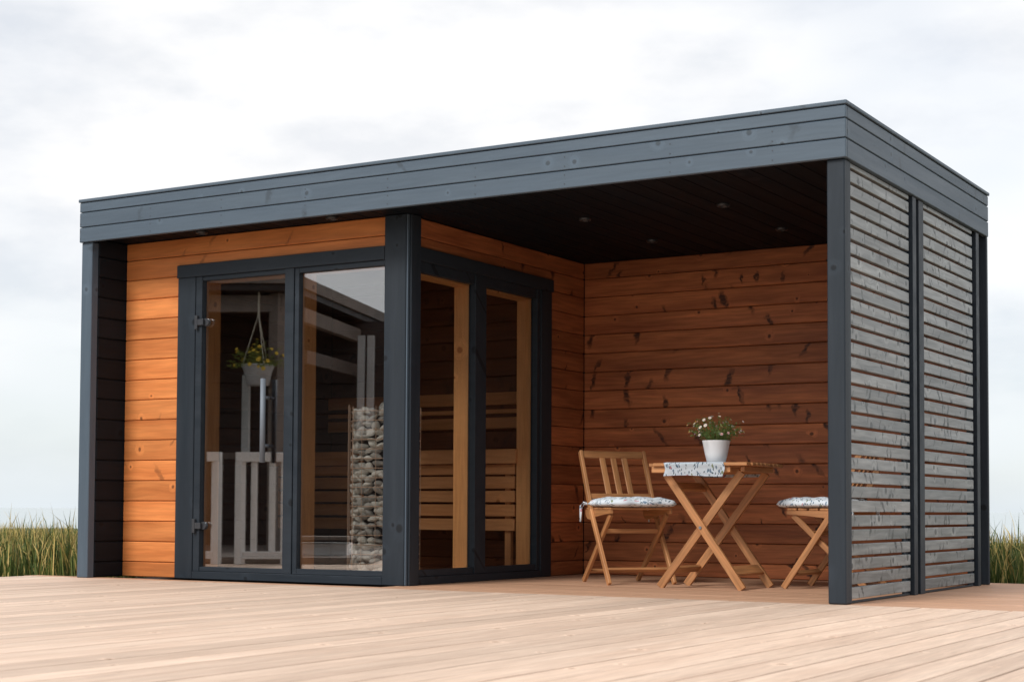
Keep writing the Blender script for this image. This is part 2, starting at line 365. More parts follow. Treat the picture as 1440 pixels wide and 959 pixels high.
def grass_mat(name, ca, cb):
    m, t, b = newmat(name); A = t.nodes.new
    tc = A('ShaderNodeTexCoord'); n = A('ShaderNodeTexNoise'); n.inputs['Scale'].default_value = 9; n.inputs['Detail'].default_value = 3
    t.links.new(tc.outputs['Object'], n.inputs[0])
    r = A('ShaderNodeValToRGB'); r.color_ramp.elements[0].position = .38; r.color_ramp.elements[0].color = (*ca, 1)
    r.color_ramp.elements[1].position = .62; r.color_ramp.elements[1].color = (*cb, 1)
    t.links.new(n.outputs['Fac'], r.inputs[0]); t.links.new(r.outputs[0], b.inputs['Base Color'])
    b.inputs['Roughness'].default_value = .6; b.inputs['Specular IOR Level'].default_value = .25
    return m
GR = [grass_mat('green_grass', (.045, .075, .018), (.135, .17, .04)), grass_mat('straw_grass', (.42, .33, .10), (.58, .44, .17))]
def grass(label, rects, count, hmin, hmax):
    vs = []; fs = []; mi = []
    tot = sum((r[1]-r[0])*(r[3]-r[2]) for r in rects)
    for r in rects:
        k = int(count*(r[1]-r[0])*(r[3]-r[2])/tot)
        for _ in range(k):
            x = random.uniform(r[0], r[1]); y = random.uniform(r[2], r[3])
            straw = random.random() < .30
            h = random.uniform(hmin, hmax)*(1.12 if straw else 1)
            if random.random() < .5: h *= .68; straw = False  # short blades all green: shade low in the grass given as colour
            if random.random() < .05: h *= 1.35
            a = random.uniform(0, 6.283); ln = random.uniform(.02, .3)*h*(1.4 if random.random() < .25 else 1)
            ax, ay = math.cos(a)*ln, math.sin(a)*ln
            b = random.uniform(0, 3.14); wd = random.uniform(.003, .0075)
            wx, wy = math.cos(b)*wd, math.sin(b)*wd
            s = len(vs); z0 = -.17
            for q in (0, .4, .75):
                f = q**1.7; wq = 1 - .45*q
                vs.append((x + ax*f - wx*wq, y + ay*f - wy*wq, z0 + h*q)); vs.append((x + ax*f + wx*wq, y + ay*f + wy*wq, z0 + h*q))
            vs.append((x+ax*1.15, y+ay*1.15, z0+h*(1 - ln/h*.35)))
            fs += [(s, s+1, s+3, s+2), (s+2, s+3, s+5, s+4), (s+4, s+5, s+6)]; mi += [1 if straw else 0]*3
    me = bpy.data.meshes.new('tall_grass'); me.from_pydata(vs, [], fs)
    for m in GR: me.materials.append(m)
    me.polygons.foreach_set('material_index', mi)
    o = bpy.data.objects.new('tall_grass', me); COL.objects.link(o)
    tag(o, label, 'grass', kind='stuff')
grass('tall green and straw coloured grass growing beyond the deck on the left', [(-10.5, -5.3, .15, 2.6), (-12.5, -5.4, 2.6, 5.2)], 34000, .28, .47)
grass('tall green and straw coloured grass growing beyond the deck on the right', [(-2.6, 2.2, 3.02, 5.6), (-3.5, 1.5, 5.6, 8)], 22000, .28, .47)

# ------------------------------------------------------------------ deck
deck = boxes('deck', None, UNDER, [((-9.6, -9.0, -.15), (-5.66, -.52, -.032)), ((-5.66, -9.0, -.15), (3.4, 2.93, -.032))][1:] + [((-9.6, -9.0, -.15), (-5.662, -.52, -.033))], 0)
tag(deck, 'pale larch deck of long planks in front of and around the cabin', kind='structure')
pw, gap = .1385, .010
x = 3.4
while x > -9.5:
    hi_y = .012 if x - pw > -5.67 else -.53
    piece('plank', deck, DECKM, (x-pw+gap, -9.0, -.03), (x, hi_y, 0), 'y', .0015, .0006)
    x -= pw
y = .017
while y < 2.9:
    lo_x = -5.66 if y < .1 else -.25
    # beside and under the cabin the boards run along its front
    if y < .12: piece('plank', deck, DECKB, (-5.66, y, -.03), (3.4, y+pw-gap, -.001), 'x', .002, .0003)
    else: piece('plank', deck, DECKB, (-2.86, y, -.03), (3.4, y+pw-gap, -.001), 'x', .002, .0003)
    y += pw
mesh = None

# ------------------------------------------------------------------ the cabin
Lx, D, H, H1, ZS = 5.178, 2.662, 2.452, 2.172, 2.20
cabin = empty('garden_sauna', (-2.6, 1.33, 0), label='flat roofed garden sauna cabin with slate fascia, orange boards, corner glazing and open porch', cat='cabin')
Ctx.off = Vector((-2.6, 1.33, 0))
PITCHB, Z0 = .1325, .098
def rows(z_top, z_bot=0.0):
    zs = [z_bot]; z = Z0
    while z < z_top-.03:
        if z > z_bot+.03: zs.append(z)
        z += PITCHB
    zs.append(z_top); return list(zip(zs, zs[1:]))
# roof
roof = boxes('roof', cabin, ROOFM, [((-Lx+.035, .035, 2.222), (-.035, D-.035, 2.425))], 0)
for z0, z1 in ((H1, 2.266), (2.2705, 2.3635), (2.368, 2.429)):
    piece('fascia_board', roof, PAINT, (-Lx, 0, z0), (-.0, .028, z1), 'x', .0035)
    piece('fascia_board', roof, PAINT, (-.028, .0285, z0), (0, D, z1), 'y', .0035)
    piece('fascia_board', roof, PAINT, (-Lx, .0285, z0), (-Lx+.028, D, z1), 'y', .0035)
    piece('fascia_board', roof, PAINT, (-Lx+.029, D-.028, z0), (-.029, D, z1), 'x', .0035)
piece('roof_cap', roof, PAINT, (-Lx-.006, -.008, 2.4325), (.008, .05, H), 'x', .003)
piece('roof_cap', roof, PAINT, (-.05, .0505, 2.4325), (.008, D+.006, H), 'y', .003)
piece('roof_cap', roof, PAINT, (-Lx-.006, .0505, 2.4325), (-Lx+.05, D+.006, H), 'y', .003)
boxes('fascia_backing', roof, BLACKM, [((-Lx+.03, .0285, 2.205), (-.03, .034, 2.43)), ((-.034, .036, 2.205), (-.029, D-.03, 2.43)), ((-Lx+.029, .036, 2.205), (-Lx+.034, D-.03, 2.43))], 0)
bm = bmesh.new()
for i in range(9):
    xx = -.35 - i*.6 + random.uniform(-.03, .03)
    for z in (2.195, 2.243, 2.29, 2.34):
        lathe(bm, [(.0035, 0), (.0035, .0015)], (0, 0, 0), 6)
        for v in list(bm.verts)[-12:]:
            p = v.co.copy(); v.co = Vector((xx + p.x, -p.z, z + p.y)) - Ctx.off
nl = mesh_obj('nail_heads', bm, HINGE, roof); nl['kind'] = 'stuff'
# ceiling (porch and front overhang)
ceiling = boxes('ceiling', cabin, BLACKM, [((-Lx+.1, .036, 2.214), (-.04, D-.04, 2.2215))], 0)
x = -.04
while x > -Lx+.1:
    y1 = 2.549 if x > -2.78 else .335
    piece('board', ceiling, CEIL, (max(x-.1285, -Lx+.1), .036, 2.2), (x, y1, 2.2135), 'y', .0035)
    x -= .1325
def downlight(x, y, r=.038):
    bm = bmesh.new(); lathe(bm, [(r, 0), (r, -.012), (r*.8, -.016), (r*.72, -.016), (r*.6, -.006)], (x-Ctx.off.x, y-Ctx.off.y, 2.2), 20, False)
    lathe(bm, [(r*.6, -.007), (r*.25, -.007)], (x-Ctx.off.x, y-Ctx.off.y, 2.2), 20, False)
    o = mesh_obj('downlight', bm, LAMPM, ceiling, True)
for p in ((-1.968, .98), (-1.96, 1.885), (-1.064, .97), (-1.066, 1.875), (-4.308, .2), (-3.274, .2)): downlight(*p)
# left wall and its return, left post
lw = boxes('left_wall', cabin, BLACKM, [((-Lx+.022, .09, 0), (-5.099, D-.02, 2.2))], 0)
for z0, z1 in rows(2.2):
    piece('board', lw, CLAD_D, (-5.098, .082, z0+.002), (-5.08, .352, z1-.002), 'y', .006)
    piece('board', lw, PAINT_D, (-Lx+.002, .082, z0+.002), (-Lx+.02, D-.01, z1-.002), 'y', .006)
piece('post', cabin, PAINT, (-Lx+.004, .02, .0), (-5.081, .079, 2.171), 'z', .004)
# front wall boards
fwll = boxes('front_wall', cabin, BLACKM, [((-5.0785, .352, 0), (-4.47, .42, 2.2)), ((-4.469, .352, 2.0), (-2.9, .42, 2.2))], 0)
for z0, z1 in rows(2.2):
    x1 = -4.56 if z0 < 1.95 else -2.96
    piece('board', fwll, ORANGE, (-5.0785, .33, z0+.0017), (x1, .3505, z1-.0017), 'x', .005)
# side wall (porch side)
swll = boxes('side_wall', cabin, BLACKM, [((-2.90, .45, 2.0), (-2.842, 2.568, 2.2)), ((-2.90, 1.95, 0), (-2.842, 2.568, 1.999))], 0)
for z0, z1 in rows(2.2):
    if z0 > 1.9: piece('board', swll, ORANGE_SHADE, (-2.8405, .43, z0+.0017), (-2.82, 2.549, z1-.0017), 'y', .005)
    else: piece('board', swll, ORANGE_SHADE, (-2.8405, 2.03, z0+.0017), (-2.82, 2.549, z1-.0017), 'y', .005)
# back wall
bwll = boxes('back_wall', cabin, BLACKM, [((-5.098, 2.572, 0), (-.06, 2.63, 2.2))], 0)
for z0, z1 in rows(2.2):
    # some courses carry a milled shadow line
    piece('board', bwll, ORANGE_SHADE, (-2.8195, 2.55, z0+.0017), (-.065, 2.571, z1-.0017), 'x', .005)
    piece('board', bwll, PAINT_D, (-Lx+.03, 2.631, z0+.0017), (-.03, 2.65, z1-.0017), 'x', .005)
# trim boards round the corner glazing
trim = boxes('window_trim', cabin, BLACKM, [((-4.59, .345, .01), (-4.46, .37, 1.93))], 0)
piece('trim_board', trim, PAINT_D, (-4.612, .308, 1.937), (-2.964, .344, 2.02), 'x', .003)
piece('trim_board', trim, PAINT_D, (-4.603, .311, .0), (-4.455, .344, 1.935), 'z', .003)
piece('trim_board', trim, PAINT_D, (-4.454, .3115, .0), (-2.964, .344, .048), 'x', .003)
piece('trim_board', trim, PAINT_D, (-2.834, .44, 1.937), (-2.797, 2.075, 2.02), 'y', .003)
piece('trim_board', trim, PAINT_D, (-2.834, 1.91, .0), (-2.80, 2.053, 1.935), 'z', .003)
piece('trim_board', trim, PAINT_D, (-2.834, .44, .0), (-2.8005, 1.909, .048), 'y', .003)
# corner post
cp = piece('corner_post', cabin, PAINT_D, (-2.90, .333, 0), (-2.81, .425, 2.199), 'z', .003)
piece('trim_board', trim, PAINT_D, (-2.962, .307, 0), (-2.806, .332, 2.198), 'z', .004)
piece('trim_board', trim, PAINT_D, (-2.809, .3345, 0), (-2.785, .438, 2.199), 'z', .004)
piece('trim_board', trim, PAINT, (-2.8055, .3125, 0.002), (-2.7965, .332, 2.197), 'z', .002)
# front windows: a hinged glass door and a fixed light
def window(name, frames, glass, gm, casing, gax):
    f = boxes(name, cabin, PAINT_D, frames, .002)
    g = boxes('glass_pane', f, gm, [glass], 0)
    for lo, hi, ax in casing: piece('wooden_reveal', f, CASING, lo, hi, ax, .002)
    return f
door = window('glass_door', [((-4.454, .318, .049), (-4.402, .365, 1.936)), ((-3.722, .314, .049), (-3.652, .365, 1.936)), ((-4.401, .322, .049), (-3.723, .362, .078)), ((-4.401, .322, 1.909), (-3.723, .362, 1.936))],
    ((-4.412, .350, .07), (-3.715, .356, 1.915)), GLASS,
    [((-4.45, .366, .07), (-4.402, .50, 1.93), 'z'), ((-3.70, .366, .07), (-3.66, .50, 1.93), 'z'), ((-4.401, .368, 1.91), (-3.70, .50, 1.935), 'x'), ((-4.401, .367, .045), (-3.70, .50, .07), 'x')], 'y')
fix = window('window', [((-3.650, .322, .049), (-3.617, .365, 1.936)), ((-3.616, .322, .049), (-2.957, .362, .082)), ((-3.616, .322, 1.905), (-2.957, .362, 1.936))],
    ((-3.627, .350, .07), (-2.945, .356, 1.915)), GLASS,
    [((-3.657, .366, .07), (-3.617, .50, 1.93), 'z'), ((-3.616, .368, 1.91), (-2.93, .50, 1.935), 'x'), ((-3.616, .367, .045), (-2.93, .50, .07), 'x')], 'y')
sidew = []
for y0, y1, fr in ((.438, 1.080, 1), (1.212, 1.862, 0)):
    frames = [((-2.852, y0, .049), (-2.811, y1, .088)), ((-2.852, y0, 1.872), (-2.811, y1, 1.936))]
    if fr: frames.append(((-2.856, y1+.001, .049), (-2.804, 1.211, 1.936)))
    else: frames.append(((-2.856, y1+.001, .049), (-2.807, 1.909, 1.936)))
    sidew.append(window('window', frames, ((-2.845, y0-.008, .08), (-2.839, y1+.008, 1.885)), GLASS_S,
        [((-2.965, y1-.002, .07), (-2.858, y1+.04, 1.93), 'z'), ((-2.965, y0-.03, .07), (-2.858, y0-.004, 1.93), 'z'), ((-2.965, y0-.003, 1.862), (-2.858, y1-.003, 1.90), 'y'), ((-2.965, y0-.003, .045), (-2.858, y1-.003, .078), 'y')], 'x'))
# door furniture
for z in (1.641, .338):
    bm = bmesh.new(); bx(bm, (-4.446, .296, z-.045), (-4.425, .322, z+.045)); bx(bm, (-4.43, .30, z-.02), (-4.38, .318, z+.02))
    bmesh.ops.bevel(bm, geom=bm.edges[:], offset=.002, segments=1, affect='EDGES')
    old = set(bm.verts); lathe(bm, [(.024, 0), (.026, .004), (.026, .012), (.023, .015)], (0, 0, 0), 20)
    disc = [v for v in bm.verts if v not in old]
    for v in disc:
        p = v.co.copy(); v.co = Vector((-4.375 + p.x, .346 - p.z*1.6, z + p.y)) - Ctx.off
    recalc(bm); mesh_obj('hinge', bm, HINGE, door)
bm = bmesh.new()
c = lambda *a: Vector(a) - Ctx.off
tube(bm, [c(-3.872, .296, .735), c(-3.872, .296, 1.258)], .017, 14)
for z in (1.14, .84): tube(bm, [c(-3.872, .296, z), c(-3.872, .352, z)], .011, 10)
recalc(bm); mesh_obj('handle', bm, METAL, door, True)
# porch post and louvred side
pp = piece('post', cabin, PAINT_D, (-.105, .022, 0), (-.014, .112, 2.171), 'z', .006)
piece('post', cabin, PAINT_D, (-.105, 2.628, 0), (-.004, 2.659, 2.171), 'z', .004)
piece('post', cabin, CLAD_D, (-.10, 1.17, 0), (-.068, 1.27, 2.171), 'z', .003)
piece('post', cabin, CLAD_D, (-.10, 2.49, 0), (-.075, 2.627, 2.171), 'z', .003)
for y0, y1, st in ((.113, 1.083, ((-.062, .1135, .150, -.047), (-.060, 1.084, 1.116, -.045), (-.060, 1.117, 1.182, -.012))),
                   (1.325, 2.362, ((-.060, 1.236, 1.324, -.014), (-.060, 2.363, 2.418, -.045), (-.060, 2.419, 2.486, -.014)))):
    sc = boxes('slat_screen', cabin, PAINT_D, [((a, b, 0), (d_, c_, 2.171)) for a, b, c_, d_ in st], .002)
    for k in range(31):
        z = .022 + k*.0708
        if z > 2.16: break
        o = piece('slat', sc, SLATM, (-.052, y0+.002, z), (-.023, y1-.001, min(z+.0562, 2.17)), 'y', .0025, .0006)
    piece('skirting_strip', sc, PAINT_D, (-.045, y0+.002, .001), (-.028, y1-.001, .012), 'y', .002)
# interior shell of the hot room
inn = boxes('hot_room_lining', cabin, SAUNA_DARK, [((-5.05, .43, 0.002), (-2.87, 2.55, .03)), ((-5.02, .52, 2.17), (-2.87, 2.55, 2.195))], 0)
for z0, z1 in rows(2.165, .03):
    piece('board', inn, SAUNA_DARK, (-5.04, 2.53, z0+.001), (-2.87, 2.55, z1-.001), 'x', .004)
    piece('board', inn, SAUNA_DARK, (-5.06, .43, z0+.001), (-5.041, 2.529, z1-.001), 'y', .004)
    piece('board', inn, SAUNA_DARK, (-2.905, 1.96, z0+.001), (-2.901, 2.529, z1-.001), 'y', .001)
Ctx.off = Vector((0, 0, 0))

# ------------------------------------------------------------------ sauna bench and heater
def zpx(y_px, P):                       # height of an image row at a given distance, for reading off dimensions
    d = (Vector((P[0], P[1], 0)) - CAM).dot(fw)
    return CAM.z + (716.3-.6 - y_px)/FPX*d + 0*d
bench = empty('sauna_bench', (-3.95, 2.1, .03), label='two level slatted alder bench behind the corner windows inside the sauna', cat='bench')
Ctx.off = Vector((-3.95, 2.1, .03))
by = 1.86
zb = lambda yy: zpx(yy, (-3.4, by))
piece('seat_front', bench, BENCH, (-5.03, by-.03, zb(652)), (-2.955, by, zb(632)), 'x', .003)
for k in range(5): piece('seat_slat', bench, BENCH, (-5.03, by+.012+k*.105, zb(636)-.028), (-2.96, by+.105+k*.105, zb(636)), 'x', .003)
for a, b_ in ((652, 667), (669, 686.5), (689, 705.5), (708, 725), (728, 745)):
    piece('skirt_slat', bench, BENCH, (-5.03, by+.012, zb(b_)), (-2.985, by+.034, zb(a)-.003), 'x', .003)
for a, b_ in ((550, 567.5), (574, 580), (585.5, 601)):
    piece('back_slat', bench, BENCH, (-5.03, 2.47, zpx(b_, (-3.4, 2.47))), (-2.93, 2.495, zpx(a, (-3.4, 2.47))), 'x', .003)
for xx in (-4.2, -3.05): piece('back_bracket', bench, BENCH, (xx-.05, 2.497, zpx(600, (-3.4, 2.47))), (xx, 2.528, zpx(552, (-3.4, 2.47))), 'z', .002)
for xx in (-4.95, -4.0, -3.28, -3.03):
    piece('leg', bench, BENCH, (xx-.045, by+.036, .031), (xx, by+.076, zb(655)), 'z', .002)
piece('rail', bench, BENCH, (-3.28, by+.02, .034), (-3.03, by+.035, .06), 'x', .002)
Ctx.off = Vector((0, 0, 0))

hx, hy, hr, hz = -3.315, .83, .222, 1.06
heater = empty('stone_heater', (hx, hy, .03), label='tall round column heater filled with pale rounded stones in a wire cage', cat='sauna heater')
bm = bmesh.new()
for k in range(18):
    z = .05 + k*(hz-.05)/17 - .03
    pts = [(hr*math.cos(a), hr*math.sin(a), z) for a in [2*math.pi*i/24 for i in range(25)]]
    tube(bm, pts, .0026, 4)
for i in range(14):
    a = 2*math.pi*i/14 + .12
    tube(bm, [(hr*math.cos(a), hr*math.sin(a), 0), (hr*math.cos(a), hr*math.sin(a), hz)], .002 if i != 9 else .004, 4)
recalc(bm); wc = mesh_obj('wire_cage', bm, WIRE, heater)
bm = bmesh.new(); tube(bm, [(-hr-.010, -.075, 0), (-hr-.010, -.075, hz+.02)], .006, 8); recalc(bm); mesh_obj('cage_upright', bm, WIRE, heater)
bm = bmesh.new(); lathe(bm, [(.135, .0), (.135, hz-.06)], (0, 0, 0), 20); recalc(bm); mesh_obj('heater_core', bm, BLACKM, heater)
stones = []
for k in range(7):
    bm = bmesh.new(); bmesh.ops.create_icosphere(bm, subdivisions=2, radius=1)
    ph = [random.uniform(0, 6) for _ in range(6)]
    for v in bm.verts:
        c_ = v.co; f = 1 + .13*math.sin(3*c_.x+ph[0]) + .12*math.sin(3.4*c_.y+ph[1]) + .1*math.sin(4*c_.z+ph[2])
        v.co = c_*f
    me = bpy.data.meshes.new('stone'); bm.to_mesh(me); bm.free(); me.materials.append(STONE)
    for p in me.polygons: p.use_smooth = True
    stones.append(me)
ns = 0
z = .025
while z < hz and ns < 285:
    row = 20
    off = random.uniform(0, 6)
    hgt = random.uniform(.038, .045)
    for i in range(row):
        a = off + 2*math.pi*(i + random.uniform(-.18, .18))/row
        if math.sin(a)*.82 - math.cos(a)*.57 > .22: continue
        r = hr - .034 + random.uniform(-.005, .005)
        o = bpy.data.objects.new('stone', random.choice(stones)); COL.objects.link(o); o.parent = heater
        o.location = (r*math.cos(a), r*math.sin(a), z + random.uniform(-.012, .012))
        o.scale = (random.uniform(.022, .031), random.uniform(.027, .043), random.uniform(.015, .025))
        o.rotation_euler = (random.uniform(-.7, .7), random.uniform(-.4, .4), a + random.uniform(-.4, .4)); ns += 1
    z += hgt
for i in range(10):
    o = bpy.data.objects.new('stone', random.choice(stones)); COL.objects.link(o); o.parent = heater
    a = random.uniform(0, 6.28); r = random.uniform(0, .1)
    o.location = (r*math.cos(a), r*math.sin(a), hz-.01 + random.uniform(-.02, .02)); o.scale = (.04, .035, .03); o.rotation_euler = (0, 0, a)

# ------------------------------------------------------------------ folding table
TX, TY = -1.245, 1.24
table = empty('folding_table', (TX, TY, 0), label='folding acacia table with two crossed leg pairs on the porch between the chairs', cat='table')
x0, x1, y0, y1 = -1.56, -.905, .955, 1.515
Ctx.off = Vector((TX, TY, 0))
nsl = 9; dy = (y1-y0)/nsl
for k in range(nsl):
    cut = .055 if k in (0, nsl-1) else (.0 if k not in (1, nsl-2) else .0)
    piece('slat', table, TEAK, (x0+cut, y0+k*dy, .705), (x1-cut*.2, y0+(k+1)*dy-.007, .724), 'x', .003)
piece('edge_rail', table, TEAK, (x0+.04, y0+.018, .668), (x1-.12, y0+.04, .7045), 'x', .003)
piece('edge_rail', table, TEAK, (x0+.04, y1-.04, .668), (x1-.12, y1-.018, .7045), 'x', .003)
piece('edge_rail', table, TEAK, (x1-.075, y0+.06, .672), (x1-.05, y1-.06, .7045), 'y', .003)
piece('edge_rail', table, TEAK, (x0+.06, y0+.06, .672), (x0+.085, y1-.06, .7045), 'y', .003)
for (ya, yb) in ((1.035, 1.06), (1.455, 1.43)):
    bar('leg', table, TEAK, (-.975, ya, 0.004), (-1.455, ya, .668), .046, .022, (1, 0, 0))
    bar('leg', table, TEAK, (-1.505, yb, 0.004), (-.99, yb, .672), .046, .022, (1, 0, 0))
bar('stretcher', table, TEAK, (-1.04, 1.047, .105), (-1.04, 1.443, .105), .065, .02, (.7, 0, -.7))
bar('stretcher', table, TEAK, (-1.425, 1.072, .105), (-1.425, 1.418, .105), .045, .02, (-.7, 0, -.7))
bar('stretcher', table, TEAK, (-1.405, 1.047, .59), (-1.405, 1.443, .59), .06, .02, (.7, 0, -.7))
bm = bmesh.new()
for ya in (1.022, 1.47):
    tube(bm, [(-1.232-TX, ya-TY, .352), (-1.232-TX, ya+.004*(1 if ya > 1.2 else -1)-TY, .352)], .009, 10)
recalc(bm); mesh_obj('pivot_bolt', bm, METAL, table)
Ctx.off = Vector((0, 0, 0))

# table runner, draped over the near and far edges
bm = bmesh.new()
prof = []
for i in range(9): prof.append((y0-.006 - .002*math.sin(i), .648 + i*.0092))
prof += [(y0-.004, .7262), (y0+.006, .7275)]
for i in range(1, 12): prof.append((y0+.006 + i*(y1-y0-.012)/12, .7272))
prof += [(y1-.006, .7275), (y1+.005, .7255)]
for i in range(7): prof.append((y1+.007, .717 - i*.011))
nu = 18; g_ = []
for j, (yy, zz) in enumerate(prof):
    row = []
    for i in range(nu+1):
        u = i/nu; xx = -1.432 + u*.372 + .012*math.sin(j*.35)
        wob = .004*math.sin(u*11+j*.2) if (j < 8 or j > len(prof)-6) else .0007*math.sin(u*20+j)
        row.append(bm.verts.new((xx-TX, yy - abs(wob) - TY if j < 8 else yy + (abs(wob) if j > len(prof)-6 else 0) - TY, zz + (0 if 8 > j or j > len(prof)-6 else abs(wob)) + (.004*math.sin(u*5) if j == 0 else 0))))
    g_.append(row)
for a, b_ in zip(g_, g_[1:]):
    for i in range(nu): bm.faces.new((a[i], a[i+1], b_[i+1], b_[i]))
r_ = bmesh.ops.solidify(bm, geom=bm.faces[:], thickness=-.0015); recalc(bm)
run = mesh_obj('table_runner', bm, FABRIC, None, True); run.location = (TX, TY, 0)
tag(run, 'white cotton runner with leaf sprig print hanging over the front edge of the table', 'table runner')

# potted daisies
pot = empty('potted_flowers', (-1.21, 1.2, .7285), label='small bush of pale pink and white daisies in a white tapered pot on the table', cat='potted plant')
bm = bmesh.new()
lathe(bm, [(.050, 0), (.054, .002), (.066, .05), (.079, .115), (.082, .128), (.082, .131), (.078, .131), (.076, .118), (.075, .112)], (0, 0, 0), 36, False)
lathe(bm, [(.0005, .001), (.050, 0)], (0, 0, 0), 36, False); recalc(bm); mesh_obj('pot', bm, WHITE, pot, True)
bm = bmesh.new(); lathe(bm, [(.001, .115), (.076, .113)], (0, 0, 0), 24, False); recalc(bm); so_ = mesh_obj('soil', bm, SOIL, pot)
def bush(parent, nst, r_out, h0, h1, base_r, base_z, leafm, petals, nfl, droop=0., ls=(.016, .032), fr=(.006, .011)):
    bm = bmesh.new(); tips = []
    for i in range(nst):
        a = random.uniform(0, 6.283); rr = math.sqrt(random.random()); h = random.uniform(h0, h1)*(1 - .28*rr*rr)
        p0 = Vector((base_r*rr*math.cos(a), base_r*rr*math.sin(a), base_z))
        p1 = Vector((r_out*rr*math.cos(a+.2), r_out*rr*math.sin(a+.2), base_z + h - droop*rr))
        mid = (p0+p1)/2 + Vector((0, 0, .02))
        side = Vector((-math.sin(a), math.cos(a), 0))*.0011
        pts = [p0, mid, p1]
        for q, s in zip(pts, pts[1:]):
            f = [bm.verts.new(q-side), bm.verts.new(q+side), bm.verts.new(s+side*.6), bm.verts.new(s-side*.6)]; bm.faces.new(f)
        for k in range(11):
            t = random.uniform(.12, 1.); p = (p0.lerp(mid, t*2) if t < .5 else mid.lerp(p1, t*2-1))
            d = Vector((random.uniform(-1, 1), random.uniform(-1, 1), random.uniform(-.2, 1))).normalized(); l = random.uniform(*ls)*.62
            s = d.cross(Vector((random.uniform(-1, 1), random.uniform(-1, 1), random.uniform(-1, 1)))).normalized()*l*.16
            bm.faces.new([bm.verts.new(p), bm.verts.new(p+d*l*.5+s), bm.verts.new(p+d*l), bm.verts.new(p+d*l*.5-s)])
        tips.append((p1, rr))
    mesh_obj('foliage', bm, leafm, parent)['kind'] = 'stuff'
    random.shuffle(tips)
    for i, (p, rr) in enumerate(tips[:nfl]):
        bm = bmesh.new(); r = random.uniform(*fr)
        nrm = (p - Vector((0, 0, base_z)) + Vector((random.uniform(-.04, .04), random.uniform(-.04, .04), 0))).normalized()
        q = nrm.to_track_quat('Z', 'Y')
        for k in range(9):
            a = 2*math.pi*k/9; da = .30
            loc = [Vector((0, 0, 0)), Vector((r*.7*math.cos(a-da), r*.7*math.sin(a-da), .002)), Vector((r*math.cos(a), r*math.sin(a), .001)), Vector((r*.7*math.cos(a+da), r*.7*math.sin(a+da), .002))]
            bm.faces.new([bm.verts.new(q @ v) for v in loc])
        fm = random.choice(petals)
        o = mesh_obj('flower', bm, fm, parent); o.location = p + nrm*.003
        bm = bmesh.new(); bmesh.ops.create_icosphere(bm, subdivisions=1, radius=r*.3)
        c_ = mesh_obj('flower_centre', bm, PETY, o, True); c_.location = nrm*.003
bush(pot, 170, .172, .055, .178, .062, .112, LEAF, [PETW, PETW, PETP, PETP], 46, 0, (.016, .032), (.007, .013))

# ------------------------------------------------------------------ folding chairs
chair = empty('folding_chair', (-1.935, 1.47, 0), R(-40), label='folding slatted chair by the side wall, left of the table, turned toward the camera', cat='chair', group='folding chairs at the porch table')
def lbar(name, p0, p1, wd, th, roll=(0, 0, 1)): return bar(name, chair, TEAK, p0, p1, wd, th, roll, .003)
for s in (-1, 1):
    yy = .215*s
    lbar('leg', (.250, yy, .003), (-.055, yy, .452), .036, .021, (1, 0, 0))          # front leg rising into the back
    lbar('back_upright', (-.052, yy, .448), (-.235, yy, .822), .036, .021, (1, 0, 0))
    yi = .185*s
    lbar('leg', (-.245, yi, .003), (.20, yi, .425), .034, .02, (1, 0, 0))           # rear leg crossing to the seat front
    # curved side piece under the seat
    bm = bmesh.new(); th = .009; pr = [(-.17, .452), (.235, .452), (.235, .43), (.12, .424), (.0, .410), (-.09, .392), (-.14, .396), (-.17, .425)]
    A_ = [bm.verts.new((px, .196*s - th, pz)) for px, pz in pr]; B_ = [bm.verts.new((px, .196*s + th, pz)) for px, pz in pr]
    bm.faces.new(A_); bm.faces.new(B_[::-1])
    for i in range(len(pr)): bm.faces.new((A_[i], A_[(i+1) % 8], B_[(i+1) % 8], B_[i]))
    recalc(bm); mesh_obj('seat_side_rail', bm, TEAK, chair)
for k in range(6): piece('seat_slat', chair, TEAK, (-.155+k*.066, -.205, .453), (-.155+k*.066+.056, .205, .466), 'y', .003)
lbar('rail', (.085, -.175, .322), (.085, .175, .322), .028, .016)
lbar('rail', (.190, -.205, .088), (.190, .205, .088), .036, .018, (1, 0, .6))
lbar('rail', (-.180, -.175, .07), (-.180, .175, .07), .028, .016, (1, 0, -.6))
up_ = lambda z: -.052 - (z-.448)*.183/.374
lbar('top_rail', (up_(.80), -.204, .80), (up_(.80), .204, .80), .046, .019, (-.44, 0, .9))
lbar('back_rail', (up_(.535), -.204, .535), (up_(.535), .204, .535), .036, .019, (-.44, 0, .9))
for yy in (-.075, 0, .075): lbar('back_slat', (up_(.545), yy, .548), (up_(.785), yy, .781), .038, .012, (0, 1, 0))
def copy_tree(o, parent=None):
    c_ = o.copy(); COL.objects.link(c_); c_.parent = parent
    for ch_ in [q for q in list(bpy.data.objects) if q.parent == o]: copy_tree(ch_, c_)
    return c_
chair2 = copy_tree(chair); chair2.location = (-.622, 1.613, 0); chair2.rotation_euler = (0, 0, R(180))
chair2['label'] = 'folding slatted chair right of the table, mostly hidden by the charcoal porch post'

